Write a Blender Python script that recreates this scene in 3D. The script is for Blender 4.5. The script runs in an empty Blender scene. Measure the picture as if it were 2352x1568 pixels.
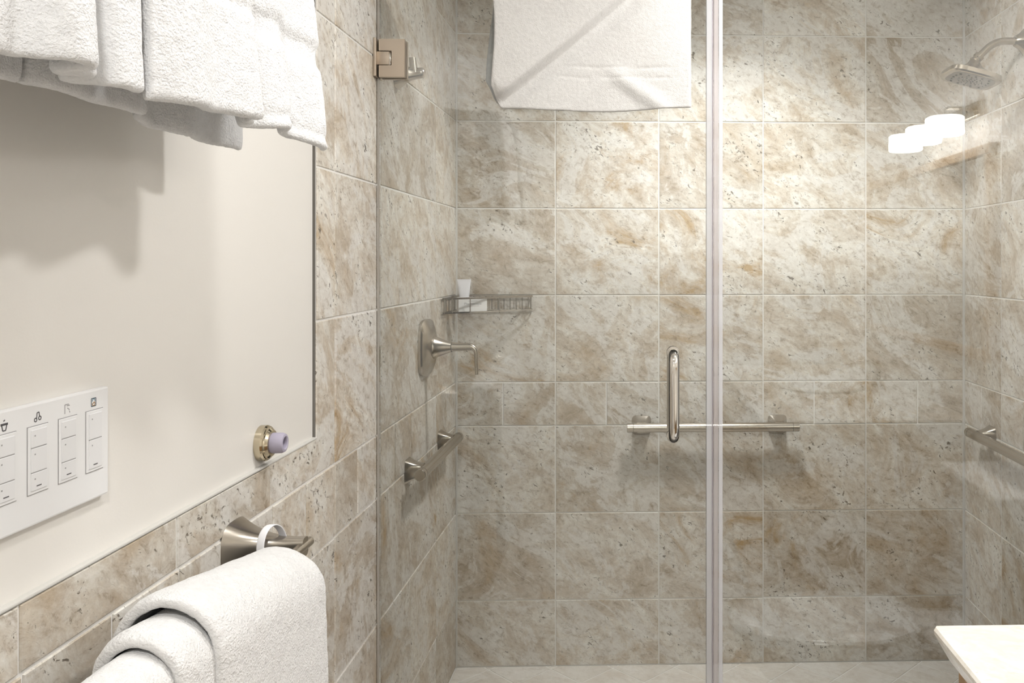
import bpy, bmesh, math, random
from mathutils import Vector, Matrix, noise

random.seed(7)
PI = math.pi
scene = bpy.context.scene
C = scene.collection

# ---------------------------------------------------------------- camera
CAM_H = 1.412
cam_d = bpy.data.cameras.new('camera')
cam = bpy.data.objects.new('camera', cam_d); C.objects.link(cam)
cam.location = (0, 0, CAM_H)
cam.rotation_euler = (PI/2, 0, -math.radians(1.785))
cam_d.sensor_fit = 'HORIZONTAL'; cam_d.sensor_width = 36.0
cam_d.lens = 1995.0/2352.0*36.0
cam_d.shift_x = -(1519.84-1176.0)/2352.0          # the photograph is an off-centre crop
cam_d.shift_y = -(784.0-602.15)/2352.0
cam_d.clip_start = 0.02
scene.camera = cam

# ---------------------------------------------------------------- world, exposure
w = bpy.data.worlds.new('world'); scene.world = w; w.use_nodes = True
w.node_tree.nodes['Background'].inputs[0].default_value = (0.9, 0.93, 1.0, 1)
w.node_tree.nodes['Background'].inputs[1].default_value = 0.15
vs = scene.view_settings
vs.view_transform = 'Standard'; vs.look = 'None'; vs.gamma = 1.0; vs.use_curve_mapping = False
vs.exposure = 0.70

# room dimensions (metres)
XL, XR, YB, YG = -0.623, 1.171, 3.05, 2.118       # left / right / back tile faces, glass plane
YR, ZC = -1.1, 2.44                                # wall behind the camera, ceiling

# two ceiling lamps of the place, then two added for fill
def area(name, loc, size, power, color=(1, .95, .88), spread=PI, rot=(0, 0, 0)):
    l = bpy.data.lights.new(name, 'AREA'); l.shape = 'DISK'; l.size = size; l.energy = power
    l.color = color; l.spread = spread
    o = bpy.data.objects.new(name, l); C.objects.link(o); o.location = loc; o.rotation_euler = rot
    return o
SHOWER_LAMP = (0.27, 2.44, ZC-0.012)
CEIL_AND_FILL_LAMPS = [(-0.02, 0.98, ZC-0.012), (0.02, -0.35, ZC-0.012), (0.60, 1.72, ZC-0.012)]  # first belongs to the room, the other two are added fill
WARM = (1, .988, .975)
area('shower_lamp_light', SHOWER_LAMP, 0.22, 7.8, WARM, math.radians(130))
area('ceiling_lamp_light', CEIL_AND_FILL_LAMPS[0], 0.13, 3.6, WARM)
area('rear_fill_light', CEIL_AND_FILL_LAMPS[1], 0.13, 12.0, WARM)  # added frontal fill, reaching the shower wall through the glass
area('toilet_fill_light', CEIL_AND_FILL_LAMPS[2], 0.13, 11.0, WARM)  # added to brighten the toilet and its reflection in the glass
cy = scene.cycles
cy.max_bounces = 6; cy.diffuse_bounces = 3; cy.glossy_bounces = 3; cy.transparent_max_bounces = 16
cy.use_light_tree = False; cy.caustics_reflective = False; cy.caustics_refractive = False

# ================================================================ helpers
def obj(name, me, mat, parent=None, smooth=False, auto=None):
    if isinstance(me, bmesh.types.BMesh):
        bm = me; me = bpy.data.meshes.new(name); bmesh.ops.recalc_face_normals(bm, faces=bm.faces[:])
        bm.to_mesh(me); bm.free()
    o = bpy.data.objects.new(name, me); C.objects.link(o)
    if mat is not None and not me.materials: me.materials.append(mat)
    if parent is not None: o.parent = parent
    if smooth or auto:
        for p in me.polygons: p.use_smooth = True
        if auto:
            me.set_sharp_from_angle(angle=math.radians(auto))
    return o

def thing(name, label, cat, loc=(0, 0, 0), group=None):
    o = bpy.data.objects.new(name, None); C.objects.link(o); o.location = loc
    o.empty_display_size = 0.05
    tag(o, label, cat, group); return o

def tag(o, label, cat, group=None):
    o['label'] = label; o['category'] = cat
    if group: o['group'] = group
    return o

def struct(o, label=None):
    o['kind'] = 'structure'
    if label: o['label'] = label
    return o

def box(bm, x0, x1, y0, y1, z0, z1, bev=0.0, seg=2):
    r = bmesh.ops.create_cube(bm, size=1.0)
    vs_ = r['verts']
    for v in vs_:
        v.co = Vector(((x0+x1)/2+v.co.x*(x1-x0), (y0+y1)/2+v.co.y*(y1-y0), (z0+z1)/2+v.co.z*(z1-z0)))
    if bev > 0:
        es = {e for v in vs_ for e in v.link_edges}
        bmesh.ops.bevel(bm, geom=list(es), offset=bev, segments=seg, profile=0.6, affect='EDGES')
    return bm

def boxm(*a, **k):
    return box(bmesh.new(), *a, **k)

def loft(bm, rings, closed=True, cap0=True, cap1=True):
    R = [[bm.verts.new(p) for p in r] for r in rings]
    n = len(R[0])
    for a, b in zip(R, R[1:]):
        for i in range(n if closed else n-1):
            j = (i+1) % n
            bm.faces.new((a[i], a[j], b[j], b[i]))
    if cap0 and closed: bm.faces.new(R[0][::-1])
    if cap1 and closed: bm.faces.new(R[-1])
    return bm

def frame_of(d):
    d = d.normalized(); u = Vector((0, 0, 1)) if abs(d.z) < .95 else Vector((0, 1, 0))
    a = d.cross(u).normalized(); b = a.cross(d).normalized()
    return a, b

def tube(bm, pts, r, n=16, cap=True):
    pts = [Vector(p) for p in pts]; rs = r if isinstance(r, (list, tuple)) else [r]*len(pts)
    rings = []; a = b = None
    for i, p in enumerate(pts):
        d = (pts[min(i+1, len(pts)-1)]-pts[max(i-1, 0)]).normalized()
        if a is None: a, b = frame_of(d)
        else:
            a = (a-d*a.dot(d)).normalized(); b = a.cross(d).normalized()
        rings.append([p+(a*math.cos(2*PI*k/n)+b*math.sin(2*PI*k/n))*rs[i] for k in range(n)])
    return loft(bm, rings, True, cap, cap)

def lathe(bm, prof, org, axis, n=32, cap0=True, cap1=True):
    # prof: (distance along axis, radius)
    axis = Vector(axis).normalized(); a, b = frame_of(axis); org = Vector(org)
    rings = [[org+axis*t+(a*math.cos(2*PI*k/n)+b*math.sin(2*PI*k/n))*r for k in range(n)] for t, r in prof]
    return loft(bm, rings, True, cap0, cap1)

def superring(c, u, v, hu, hv, e, n=40):
    # super-ellipse ring, e=2 ellipse, larger = squarer
    out = []
    for k in range(n):
        t = 2*PI*k/n; ct, st = math.cos(t), math.sin(t)
        x = math.copysign(abs(ct)**(2/e), ct)*hu; y = math.copysign(abs(st)**(2/e), st)*hv
        out.append(Vector(c)+Vector(u)*x+Vector(v)*y)
    return out

def arc(c, u, v, r, a0, a1, n):
    return [Vector(c)+(Vector(u)*math.cos(a0+(a1-a0)*i/n)+Vector(v)*math.sin(a0+(a1-a0)*i/n))*r for i in range(n+1)]

# ================================================================ materials
def mat(name):
    m = bpy.data.materials.new(name); m.use_nodes = True
    nt = m.node_tree; return m, nt, nt.nodes['Principled BSDF']

def N(nt, t, **kw):
    n = nt.nodes.new(t)
    for k, v in kw.items():
        if k.startswith('i_'): n.inputs[k[2:]].default_value = v
        else: setattr(n, k, v)
    return n

def simple(name, col, rough=.5, metal=0.0, bump=0.0, bscale=200.0, **kw):
    m, nt, b = mat(name)
    b.inputs['Base Color'].default_value = (*col, 1); b.inputs['Roughness'].default_value = rough
    b.inputs['Metallic'].default_value = metal
    for k, v in kw.items(): b.inputs[k.replace('_', ' ')].default_value = v
    tc = N(nt, 'ShaderNodeTexCoord'); nz = N(nt, 'ShaderNodeTexNoise'); nz.inputs['Scale'].default_value = bscale
    nz.inputs['Detail'].default_value = 3
    nt.links.new(tc.outputs['Object'], nz.inputs['Vector'])
    if bump > 0:
        bp = N(nt, 'ShaderNodeBump'); bp.inputs['Strength'].default_value = bump; bp.inputs['Distance'].default_value = .002
        nt.links.new(nz.outputs['Fac'], bp.inputs['Height']); nt.links.new(bp.outputs['Normal'], b.inputs['Normal'])
    else:   # a trace of roughness variation
        mr = N(nt, 'ShaderNodeMapRange'); mr.inputs['To Min'].default_value = rough*.97; mr.inputs['To Max'].default_value = min(1, rough*1.03)
        nt.links.new(nz.outputs['Fac'], mr.inputs['Value']); nt.links.new(mr.outputs['Result'], b.inputs['Roughness'])
    return m

def ramp(nt, stops, interp='LINEAR'):
    r = N(nt, 'ShaderNodeValToRGB'); cr = r.color_ramp; cr.interpolation = interp
    while len(cr.elements) < len(stops): cr.elements.new(.5)
    for e, (p, c) in zip(cr.elements, stops):
        e.position = p; e.color = (*c, 1) if len(c) == 3 else c
    return r

def mixc(nt, fac, a, b):
    m = N(nt, 'ShaderNodeMix', data_type='RGBA')
    for s, v in ((0, fac), (6, a), (7, b)):
        if hasattr(v, 'is_output'): nt.links.new(v, m.inputs[s])
        else: m.inputs[s].default_value = v if s == 0 else (*v, 1)
    return m.outputs[2]

def mathn(nt, op, a, b=None, clamp=False):
    m = N(nt, 'ShaderNodeMath', operation=op, use_clamp=clamp)
    for i, v in enumerate((a, b)):
        if v is None: continue
        if hasattr(v, 'is_output'): nt.links.new(v, m.inputs[i])
        else: m.inputs[i].default_value = v
    return m.outputs[0]

def travertine(name, light=0.0, rough=.40, pits=1.0, ochre_=1.0, tint=(.84, .81, .765)):
    m, nt, b = mat(name)
    tc = N(nt, 'ShaderNodeTexCoord'); oi = N(nt, 'ShaderNodeObjectInfo')
    off = N(nt, 'ShaderNodeVectorMath', operation='SCALE'); off.inputs[0].default_value = (37.0, 91.0, 53.0)
    nt.links.new(oi.outputs['Random'], off.inputs['Scale'])
    ad = N(nt, 'ShaderNodeVectorMath', operation='ADD')
    nt.links.new(tc.outputs['Object'], ad.inputs[0]); nt.links.new(off.outputs[0], ad.inputs[1])
    mp = N(nt, 'ShaderNodeMapping'); mp.vector_type = 'TEXTURE'      # slanting beds of the stone
    mp.inputs['Rotation'].default_value = (0, 0, math.radians(-34)); mp.inputs['Scale'].default_value = (1.35, .9, 1)
    nt.links.new(ad.outputs[0], mp.inputs['Vector'])
    V = mp.outputs['Vector']
    def noise_(scale, detail, rough_=.6, dist=0.0, vec=V):
        n = N(nt, 'ShaderNodeTexNoise'); n.inputs['Scale'].default_value = scale; n.inputs['Detail'].default_value = detail
        n.inputs['Roughness'].default_value = rough_; n.inputs['Distortion'].default_value = dist
        nt.links.new(vec, n.inputs['Vector']); return n.outputs['Fac']
    def rmp(fac, stops):
        r = ramp(nt, stops); nt.links.new(fac, r.inputs['Fac']); return r.outputs[0]
    def mul(a, c, f=1.0):
        k = N(nt, 'ShaderNodeMix', data_type='RGBA', blend_type='MULTIPLY'); k.inputs[0].default_value = f
        nt.links.new(a, k.inputs[6]); nt.links.new(c, k.inputs[7]); return k.outputs[2]
    big = noise_(8.0, 6, .78, .7)
    c0 = rmp(big, [(.30, (.405, .335, .243)), (.41, (.52, .455, .37)), (.50, (.625, .58, .508)), (.58, (.71, .685, .625)), (.70, (.775, .76, .72))])
    c0 = mul(c0, rmp(oi.outputs['Random'], [(0, (.86, .84, .815)), (.5, (.98, .97, .96)), (1, (1.10, 1.10, 1.10))]))
    # one slow field: pale grey clouds at its high end, ochre veins at its low end
    slow = noise_(3.6, 5, .68, 1.7)
    c1 = mixc(nt, rmp(slow, [(.51, (0, 0, 0)), (.55, (.62, .62, .62))]), c0, (.735, .72, .685))
    fr_ = mathn(nt, 'FRACT', mathn(nt, 'MULTIPLY', oi.outputs['Random'], 7.37))
    och = rmp(slow, [(.345, (.80*ochre_,)*3), (.405, (.34*ochre_,)*3), (.46, (0, 0, 0))])
    ochm = mathn(nt, 'MULTIPLY', och, rmp(fr_, [(0, (.15, .15, .15)), (.55, (.5, .5, .5)), (1, (1.25, 1.25, 1.25))]))
    c2 = mixc(nt, ochm, c1, (.42, .29, .145))
    mo = noise_(52, 4, .78, .5)
    c3 = mul(c2, rmp(mo, [(.30, (.60, .545, .48)), (.46, (.97, .96, .95)), (.56, (1.03, 1.03, 1.03)), (.72, (1.17, 1.17, 1.17))]), 1.0)
    # pits in clusters, and hairline cracks from the same slow cluster field
    cl = noise_(8.0, 4, .62, .8)
    pt = noise_(86, 3, .62, .7)
    lo = mathn(nt, 'ADD', rmp(cl, [(.38, (0, 0, 0)), (.68, (.17*pits,)*3)]), .275)
    pm = mathn(nt, 'MULTIPLY', mathn(nt, 'SUBTRACT', lo, pt), 13.0, True)
    crd = mathn(nt, 'ABSOLUTE', mathn(nt, 'SUBTRACT', cl, .5))
    crm = mathn(nt, 'MULTIPLY', mathn(nt, 'SUBTRACT', .008, crd), 160.0, True)
    crk = mathn(nt, 'MULTIPLY', mathn(nt, 'MULTIPLY', crm, rmp(mo, [(.46, (0, 0, 0)), (.54, (1, 1, 1))])), .5*pits)
    crk = mathn(nt, 'MULTIPLY', crk, rmp(big, [(.50, (0, 0, 0)), (.60, (1, 1, 1))]))
    dark = mathn(nt, 'MAXIMUM', mathn(nt, 'MULTIPLY', pm, .85), crk)
    c4 = mixc(nt, dark, c3, (.105, .080, .054))
    if light > 0: c4 = mixc(nt, light, c4, tint)
    nt.links.new(c4, b.inputs['Base Color'])
    nt.links.new(mathn(nt, 'ADD', mathn(nt, 'MULTIPLY', dark, .4), rough), b.inputs['Roughness'])
    bp = N(nt, 'ShaderNodeBump', invert=True); bp.inputs['Strength'].default_value = .5; bp.inputs['Distance'].default_value = .0012
    nt.links.new(mathn(nt, 'ADD', dark, mathn(nt, 'MULTIPLY', mo, .25)), bp.inputs['Height']); nt.links.new(bp.outputs['Normal'], b.inputs['Normal'])
    b.inputs['Specular IOR Level'].default_value = .4
    return m

M_TILE = travertine('travertine')
M_SFLOOR = travertine('travertine_floor', light=.56, rough=.22, pits=.7, ochre_=.5)
M_COUNTER = travertine('counter_marble', light=.66, rough=.2, pits=1.1, ochre_=1.2, tint=(.80, .765, .70))
M_GROUT = simple('grout', (.82, .80, .76), .85, bump=.3, bscale=500)
M_CAULK = simple('caulk', (.62, .605, .57), .45)
M_PAINT = simple('wall_paint', (.80, .775, .73), .40, bump=.05, bscale=260)
M_CEIL = simple('ceiling_paint', (.84, .83, .80), .8, bump=.1, bscale=150)
M_NICKEL = simple('brushed_nickel', (.48, .44, .385), .25, 1.0)
M_NICKEL2 = simple('satin_nickel_plate', (.50, .43, .355), .42, 1.0)
M_CHROME = simple('polished_nickel', (.70, .675, .635), .09, 1.0)
M_WIRE = simple('dark_nickel_wire', (.27, .25, .22), .3, 1.0)
M_HEAD = simple('darkened_nickel', (.36, .315, .255), .17, 1.0)  # base darkened to carry the dark brown reflections on the head
M_DARK = simple('dark_gap', (.03, .027, .024), .6)
M_BLACKPR = simple('dark_print', (.10, .095, .10), .6)
M_GREYPR = simple('grey_print', (.34, .33, .33), .6)
M_PLASTIC = simple('white_plastic', (.80, .80, .80), .35)
M_PLASTICG = simple('white_plastic_button', (.765, .765, .77), .35)
M_RUBBER = simple('grey_rubber', (.40, .37, .46), .55)
M_CERAM = simple('white_ceramic', (.86, .86, .85), .12)
M_TUBE = simple('white_tube_plastic', (.84, .84, .88), .3)
M_CARD = simple('white_card', (.80, .79, .77), .6)
M_STRAP = simple('white_strap', (.84, .84, .86), .6)

def wood_mat():
    m, nt, b = mat('honey_wood')
    tc = N(nt, 'ShaderNodeTexCoord'); mp = N(nt, 'ShaderNodeMapping'); mp.inputs['Scale'].default_value = (9, 9, 1.2)
    nz = N(nt, 'ShaderNodeTexNoise'); nz.inputs['Scale'].default_value = 6; nz.inputs['Detail'].default_value = 8; nz.inputs['Distortion'].default_value = .6
    r = ramp(nt, [(.3, (.30, .165, .065)), (.55, (.47, .29, .135)), (.75, (.56, .37, .19))])
    nt.links.new(tc.outputs['Object'], mp.inputs['Vector']); nt.links.new(mp.outputs[0], nz.inputs['Vector'])
    nt.links.new(nz.outputs['Fac'], r.inputs['Fac']); nt.links.new(r.outputs[0], b.inputs['Base Color'])
    b.inputs['Roughness'].default_value = .35
    return m
M_WOOD = wood_mat()

def towel_mat(name, col, bump=.9, scale=420):
    m, nt, b = mat(name)
    tc = N(nt, 'ShaderNodeTexCoord')
    v = N(nt, 'ShaderNodeTexNoise'); v.inputs['Scale'].default_value = scale; v.inputs['Detail'].default_value = 3
    v2 = N(nt, 'ShaderNodeTexNoise'); v2.inputs['Scale'].default_value = scale*.22; v2.inputs['Detail'].default_value = 4
    nt.links.new(tc.outputs['Object'], v.inputs['Vector']); nt.links.new(tc.outputs['Object'], v2.inputs['Vector'])
    h = mathn(nt, 'ADD', v.outputs['Fac'], mathn(nt, 'MULTIPLY', v2.outputs['Fac'], 1.2))
    bp = N(nt, 'ShaderNodeBump'); bp.inputs['Strength'].default_value = bump; bp.inputs['Distance'].default_value = .0022
    nt.links.new(h, bp.inputs['Height']); nt.links.new(bp.outputs['Normal'], b.inputs['Normal'])
    r = ramp(nt, [(.3, tuple(c*.93 for c in col)), (.6, col)]); nt.links.new(v2.outputs['Fac'], r.inputs['Fac'])
    nt.links.new(r.outputs[0], b.inputs['Base Color'])
    b.inputs['Roughness'].default_value = 1.0; b.inputs['Specular IOR Level'].default_value = .1
    b.inputs['Sheen Weight'].default_value = .25; b.inputs['Sheen Roughness'].default_value = .5
    return m
M_TOWEL = towel_mat('terry_white', (.79, .79, .79))
M_TOWEL2 = towel_mat('terry_white_warm', (.65, .638, .62), bump=.45, scale=600)
M_TOWEL3 = towel_mat('terry_white_deep', (.82, .815, .805), bump=1.0, scale=380)

def glass_mat():
    m, nt, b = mat('clear_glass'); nt.nodes.remove(b)
    out = nt.nodes['Material Output']
    fr = N(nt, 'ShaderNodeFresnel'); fr.inputs['IOR'].default_value = 1.60
    tr = N(nt, 'ShaderNodeBsdfTransparent'); tr.inputs['Color'].default_value = (.975, .985, .978, 1)
    gl = N(nt, 'ShaderNodeBsdfGlossy'); gl.inputs['Roughness'].default_value = 0.0; gl.inputs['Color'].default_value = (1, 1, 1, 1)
    mx = N(nt, 'ShaderNodeMixShader')
    nt.links.new(fr.outputs[0], mx.inputs[0]); nt.links.new(tr.outputs[0], mx.inputs[1]); nt.links.new(gl.outputs[0], mx.inputs[2])
    nt.links.new(mx.outputs[0], out.inputs['Surface']); return m
M_GLASS = glass_mat()

def seal_mat(name, alpha, col):
    m, nt, b = mat(name); out = nt.nodes['Material Output']
    b.inputs['Base Color'].default_value = (*col, 1); b.inputs['Roughness'].default_value = .25
    tr = N(nt, 'ShaderNodeBsdfTransparent'); tr.inputs['Color'].default_value = (.92, .92, .94, 1)
    mx = N(nt, 'ShaderNodeMixShader'); mx.inputs[0].default_value = alpha
    nt.links.new(tr.outputs[0], mx.inputs[1]); nt.links.new(b.outputs[0], mx.inputs[2]); nt.links.new(mx.outputs[0], out.inputs['Surface'])
    return m
M_SEAL = seal_mat('clear_vinyl', .50, (.80, .80, .82))
M_SEAL2 = seal_mat('clear_vinyl_thick', .45, (.72, .67, .66))

def emit_mat(name, col, s):
    m, nt, b = mat(name)
    b.inputs['Base Color'].default_value = (.9, .9, .9, 1)
    b.inputs['Emission Color'].default_value = (*col, 1); b.inputs['Emission Strength'].default_value = s
    return m
M_SHADE = emit_mat('lit_opal_glass', (1, .975, .94), 12.0)
M_LENS = emit_mat('lit_lens', (1, .97, .93), 6.0); M_LENS.cycles.emission_sampling = 'NONE'
m_, nt_, b_ = mat('silver_mirror'); M_MIRROR = m_
b_.inputs['Base Color'].default_value = (.9, .91, .9, 1); b_.inputs['Metallic'].default_value = 1; b_.inputs['Roughness'].default_value = .01

# ================================================================ room shell
GAP = .0045
def slab(name, x0, x1, y0, y1, z0, z1, m, label=None):
    return struct(obj(name, boxm(x0, x1, y0, y1, z0, z1), m), label)

wall_back = slab('wall_back', XL-.10, XR+.10, YB+.0022, YB+.12, -.05, ZC+.05, M_GROUT, 'shower back wall of travertine tiles in straight rows')
wall_left = slab('wall_left', XL-.12, XL-.008, YR-.1, YB+.0025, -.05, ZC+.05, M_PAINT, 'left wall, cream paint above and travertine tiles')
wall_right = slab('wall_right', XR+.0025, XR+.12, YR-.1, YB+.0025, -.05, ZC+.05, M_PAINT, 'right wall, tiled in the shower and painted outside')
wall_rear = slab('wall_rear', XL-.008, XR+.0025, YR-.1, YR, -.05, ZC+.05, M_PAINT, 'cream painted wall behind the vanity')
ceiling = slab('ceiling', XL-.008, XR+.0025, YR, YB+.0025, ZC, ZC+.1, M_CEIL, 'white ceiling')
floor = slab('floor', XL-.008, XR+.0025, YR, YB+.0025, -.1, -.002, M_GROUT, 'floor of pale stone tiles')

_cache = {}
def tile_mesh(poly, th=.0105, bev=.0012):
    """prism in the local xy-plane, front towards +z, soft front edge"""
    key = tuple((round(x, 4), round(y, 4)) for x, y in poly)
    if key in _cache: return _cache[key]
    n = len(poly); P = [Vector((x, y, 0)) for x, y in poly]
    ins = []
    for i in range(n):
        a, b, c = P[i-1], P[i], P[(i+1) % n]
        d1 = (b-a).normalized(); d2 = (c-b).normalized()
        n1 = Vector((-d1.y, d1.x, 0)); n2 = Vector((-d2.y, d2.x, 0))
        k = 1+n1.dot(n2)
        ins.append(b+(n1+n2)*(bev/k) if k > .2 else b+n1*bev)
    V = [(p.x, p.y, -th) for p in P]+[(p.x, p.y, -bev) for p in P]+[(p.x, p.y, 0) for p in ins]
    F = [tuple(range(2*n, 3*n))]
    for i in range(n):
        j = (i+1) % n
        F += [(i, j, n+j, n+i), (n+i, n+j, 2*n+j, 2*n+i)]
    me = bpy.data.meshes.new('tile'); me.from_pydata(V, [], F); me.materials.append(M_TILE)
    _cache[key] = me; return me

def rect_tile(w_, h_):
    a, b = w_/2-GAP/2, h_/2-GAP/2
    return tile_mesh([(-a, -b), (a, -b), (a, b), (-a, b)])

ROT = {'back': Matrix(((1, 0, 0), (0, 0, -1), (0, 1, 0))).transposed().transposed(),
       'left': Matrix(((0, 0, 1), (1, 0, 0), (0, 1, 0))),
       'right': Matrix(((0, 0, -1), (-1, 0, 0), (0, 1, 0)))}
# local x,y,z -> columns: back x->X y->Z z->-Y ; left x->Y y->Z z->+X ; right x->-Y y->Z z->-X
def put_tile(side, c, me, parent, jit=.0006):
    o = bpy.data.objects.new('tile', me); C.objects.link(o); o.parent = parent
    R = ROT[side].to_4x4()
    nrm = {'back': Vector((0, -1, 0)), 'left': Vector((1, 0, 0)), 'right': Vector((-1, 0, 0))}[side]
    o.matrix_basis = Matrix.Translation(Vector(c)+nrm*random.uniform(-jit, jit)) @ R
    return o

ROWS = [0.0, .231, .536, .841, .993, 1.297, 1.600, 1.905, 2.210, ZC]
BC = [XL, -.277, .085, .453, .818, XR]
for r, (z0, z1) in enumerate(zip(ROWS, ROWS[1:])):
    cols = BC if r != 3 else [XL, -.460, -.277, -.099, .085, .269, .453, .634, .818, 1.003, XR]
    for x0, x1 in zip(cols, cols[1:]):
        put_tile('back', ((x0+x1)/2, YB, (z0+z1)/2), rect_tile(x1-x0, z1-z0), wall_back)

def side_tiles(side, X, rows, parent):
    for z0, z1, lines in rows:
        for y0, y1 in zip(lines, lines[1:]):
            put_tile(side, (X, (y0+y1)/2, (z0+z1)/2), rect_tile(y1-y0, z1-z0), parent)
up = [1.724, 1.828, 2.125, 2.755, YB]
lr = [(z0, z1, up) for z0, z1 in zip(ROWS[5:], ROWS[6:])]
lr.append((.993, 1.297, [1.828, 2.125, 2.755, YB]))
lr.append((.993, 1.066, [-.924, -.620, -.316, -.012, .292, .596, .900, 1.204, 1.508]))
half = [1.670-.153*k for k in range(16, -1, -1)]+[1.828, 1.976, 2.125, 2.282, 2.445, 2.612, 2.755, 2.902, YB]
lr.append((.841, .993, half))
lr.append((.536, .841, [-.614, -.002, .608, 1.218, 1.828, 2.125, 2.755, YB]))
lr.append((.231, .536, [-.614, -.002, .608, 1.218, 1.828, 2.125, 2.445, 2.755, YB]))
lr.append((.0, .231, [-.614, -.002, .608, 1.218, 1.828, 2.125, 2.755, YB]))
side_tiles('left', XL, lr, wall_left)
# the L-shaped stone under the corner of the painted field
g = GAP/2
Lp = [(1.508+g, .993+g), (1.828-g, .993+g), (1.828-g, 1.297-g), (1.724, 1.297-g), (1.724, 1.066), (1.508+g, 1.066)]
put_tile('left', (XL, 1.65, 1.1), tile_mesh([(y-1.65, z-1.1) for y, z in Lp]), wall_left)
rr_ = []
for i, (z0, z1) in enumerate(zip(ROWS, ROWS[1:])):
    ln = [2.12, 2.431, 2.743, YB] if i != 3 else [2.12, 2.275, 2.431, 2.587, 2.743, 2.90, YB]
    rr_.append((z0, z1, ln))
# on the right wall the local x axis runs towards -Y
side_tiles('right', XR, rr_, wall_right)
# grout beds under the side tiles
def bed(name, par, x0, x1, y0, y1, z0, z1):
    o = obj(name, boxm(x0, x1, y0, y1, z0, z1), M_GROUT, par); return o
bed('grout_bed', wall_left, XL-.009, XL-.0022, 1.7245, YB+.002, 0, ZC)
bed('grout_bed', wall_left, XL-.009, XL-.0022, YR, 1.7245, 0, 1.064)
bed('grout_bed', wall_right, XR+.0018, XR+.0026, 2.118, YB+.002, 0, ZC)
obj('caulk_line', boxm(XL-.0085, XL+.0006, YR, 1.7235, 1.0655, 1.0695, bev=.0015), M_CAULK, wall_left)
obj('edge_shade', boxm(XL-.0085, XL-.003, 1.7222, 1.7236, 1.068, ZC), simple('edge_shade', (.17, .16, .145), .6), wall_left)  # dark strip painted for the shaded side of the tile edge

# silicone in the shower corners
struct(obj('trim_1', boxm(XL-.001, XL+.006, YB-.0055, YB+.001, 0, ZC, bev=.002), M_CAULK), 'silicone joint in the left shower corner')
struct(obj('trim_2', boxm(XR-.0075, XR+.001, YB-.0065, YB+.001, 0, ZC, bev=.002), M_CAULK), 'silicone joint in the right shower corner')

# shower floor: small square stones laid on the diagonal; bathroom floor: square stones
def clip(poly, x0, x1, y0, y1):
    def cut(P, f, g_):
        out = []
        for i in range(len(P)):
            a, b = P[i-1], P[i]; fa, fb = f(a), f(b)
            if (fa >= 0) != (fb >= 0):
                t = fa/(fa-fb); out.append((a[0]+(b[0]-a[0])*t, a[1]+(b[1]-a[1])*t))
            if fb >= 0: out.append(b)
        return out
    for f in (lambda p: p[0]-x0, lambda p: x1-p[0], lambda p: p[1]-y0, lambda p: y1-p[1]):
        poly = cut(poly, f, None)
        if len(poly) < 3: return None
    return poly
def floor_tile(poly, m):
    cx = sum(p[0] for p in poly)/len(poly); cy = sum(p[1] for p in poly)/len(poly)
    q = []
    for p in poly:
        x, y = round(p[0]-cx, 4), round(p[1]-cy, 4)
        if not q or abs(q[-1][0]-x)+abs(q[-1][1]-y) > .002: q.append((x, y))
    if len(q) > 2 and abs(q[0][0]-q[-1][0])+abs(q[0][1]-q[-1][1]) < .002: q.pop()
    if len(q) < 3: return
    a = sum(q[i-1][0]*q[i][1]-q[i][0]*q[i-1][1] for i in range(len(q)))/2
    if abs(a) < 1e-4: return
    me = tile_mesh(q if a > 0 else q[::-1], th=.008)
    if me.materials[0] != m: me.materials[0] = m
    o = bpy.data.objects.new('tile', me); C.objects.link(o); o.parent = floor; o.location = (cx, cy, 0)
dg = .152*math.sqrt(2)
for i in range(-2, 12):
    for j in range(-2, 8):
        for o2 in (0, .5):
            cx, cy = XL+.01+(i+o2)*dg, YB-.02-(j+o2)*dg
            hgap = dg/2-GAP*.7
            P = clip([(cx, cy-hgap), (cx+hgap, cy), (cx, cy+hgap), (cx-hgap, cy)], XL+.002, XR-.002, YG+.06, YB-.002)
            if P: floor_tile(P, M_SFLOOR)
for i in range(6):
    for j in range(10):
        x0, y0 = XL+i*.305, YR+j*.315
        P = clip([(x0+g, y0+g), (x0+.305-g, y0+g), (x0+.305-g, y0+.315-g), (x0+g, y0+.315-g)], XL, XR, YR, YG-.062)
        if P: floor_tile(P, M_SFLOOR)
struct(obj('trim_3', boxm(XL+.001, XR-.001, YG-.06, YG+.058, -.008, .10, bev=.006), M_SFLOOR), 'pale stone curb under the shower glass')

# ================================================================ shower door and fixed glass
GZ0, GZ1 = .112, 2.125
DX0, DX1, FX0, FX1 = -.6145, .1865, .2005, XR-.004
door = thing('shower_door', 'hinged clear glass shower door with nickel hinges and pull handle', 'shower door', (DX0, YG, GZ0-.012))
def child(o, par):
    o.parent = par; o.matrix_parent_inverse = Matrix.Translation(par.location).inverted(); return o
def part(name, me, m, par, **k):
    o = obj(name, me, m, None, **k)
    if par.parent is None: child(o, par)
    else:
        o.parent = par; o.matrix_parent_inverse = (Matrix.Translation(par.parent.location)).inverted() if False else Matrix.Identity(4)
    return o
pane = part('pane', boxm(DX0, DX1, YG-.005, YG+.005, GZ0, GZ1, bev=.0006, seg=1), M_GLASS, door)
# clear vinyl edge profiles
part('edge_seal', boxm(.1745, .1885, YG-.0075, YG+.0075, GZ0, GZ1, bev=.002), M_SEAL, door)
part('seal_lip', boxm(.1893, .1912, YG-.0065, YG+.0065, GZ0, GZ1), simple('seal_lip_grey', (.42, .38, .41), .4), door)  # thin grey lip along the door edge
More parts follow.
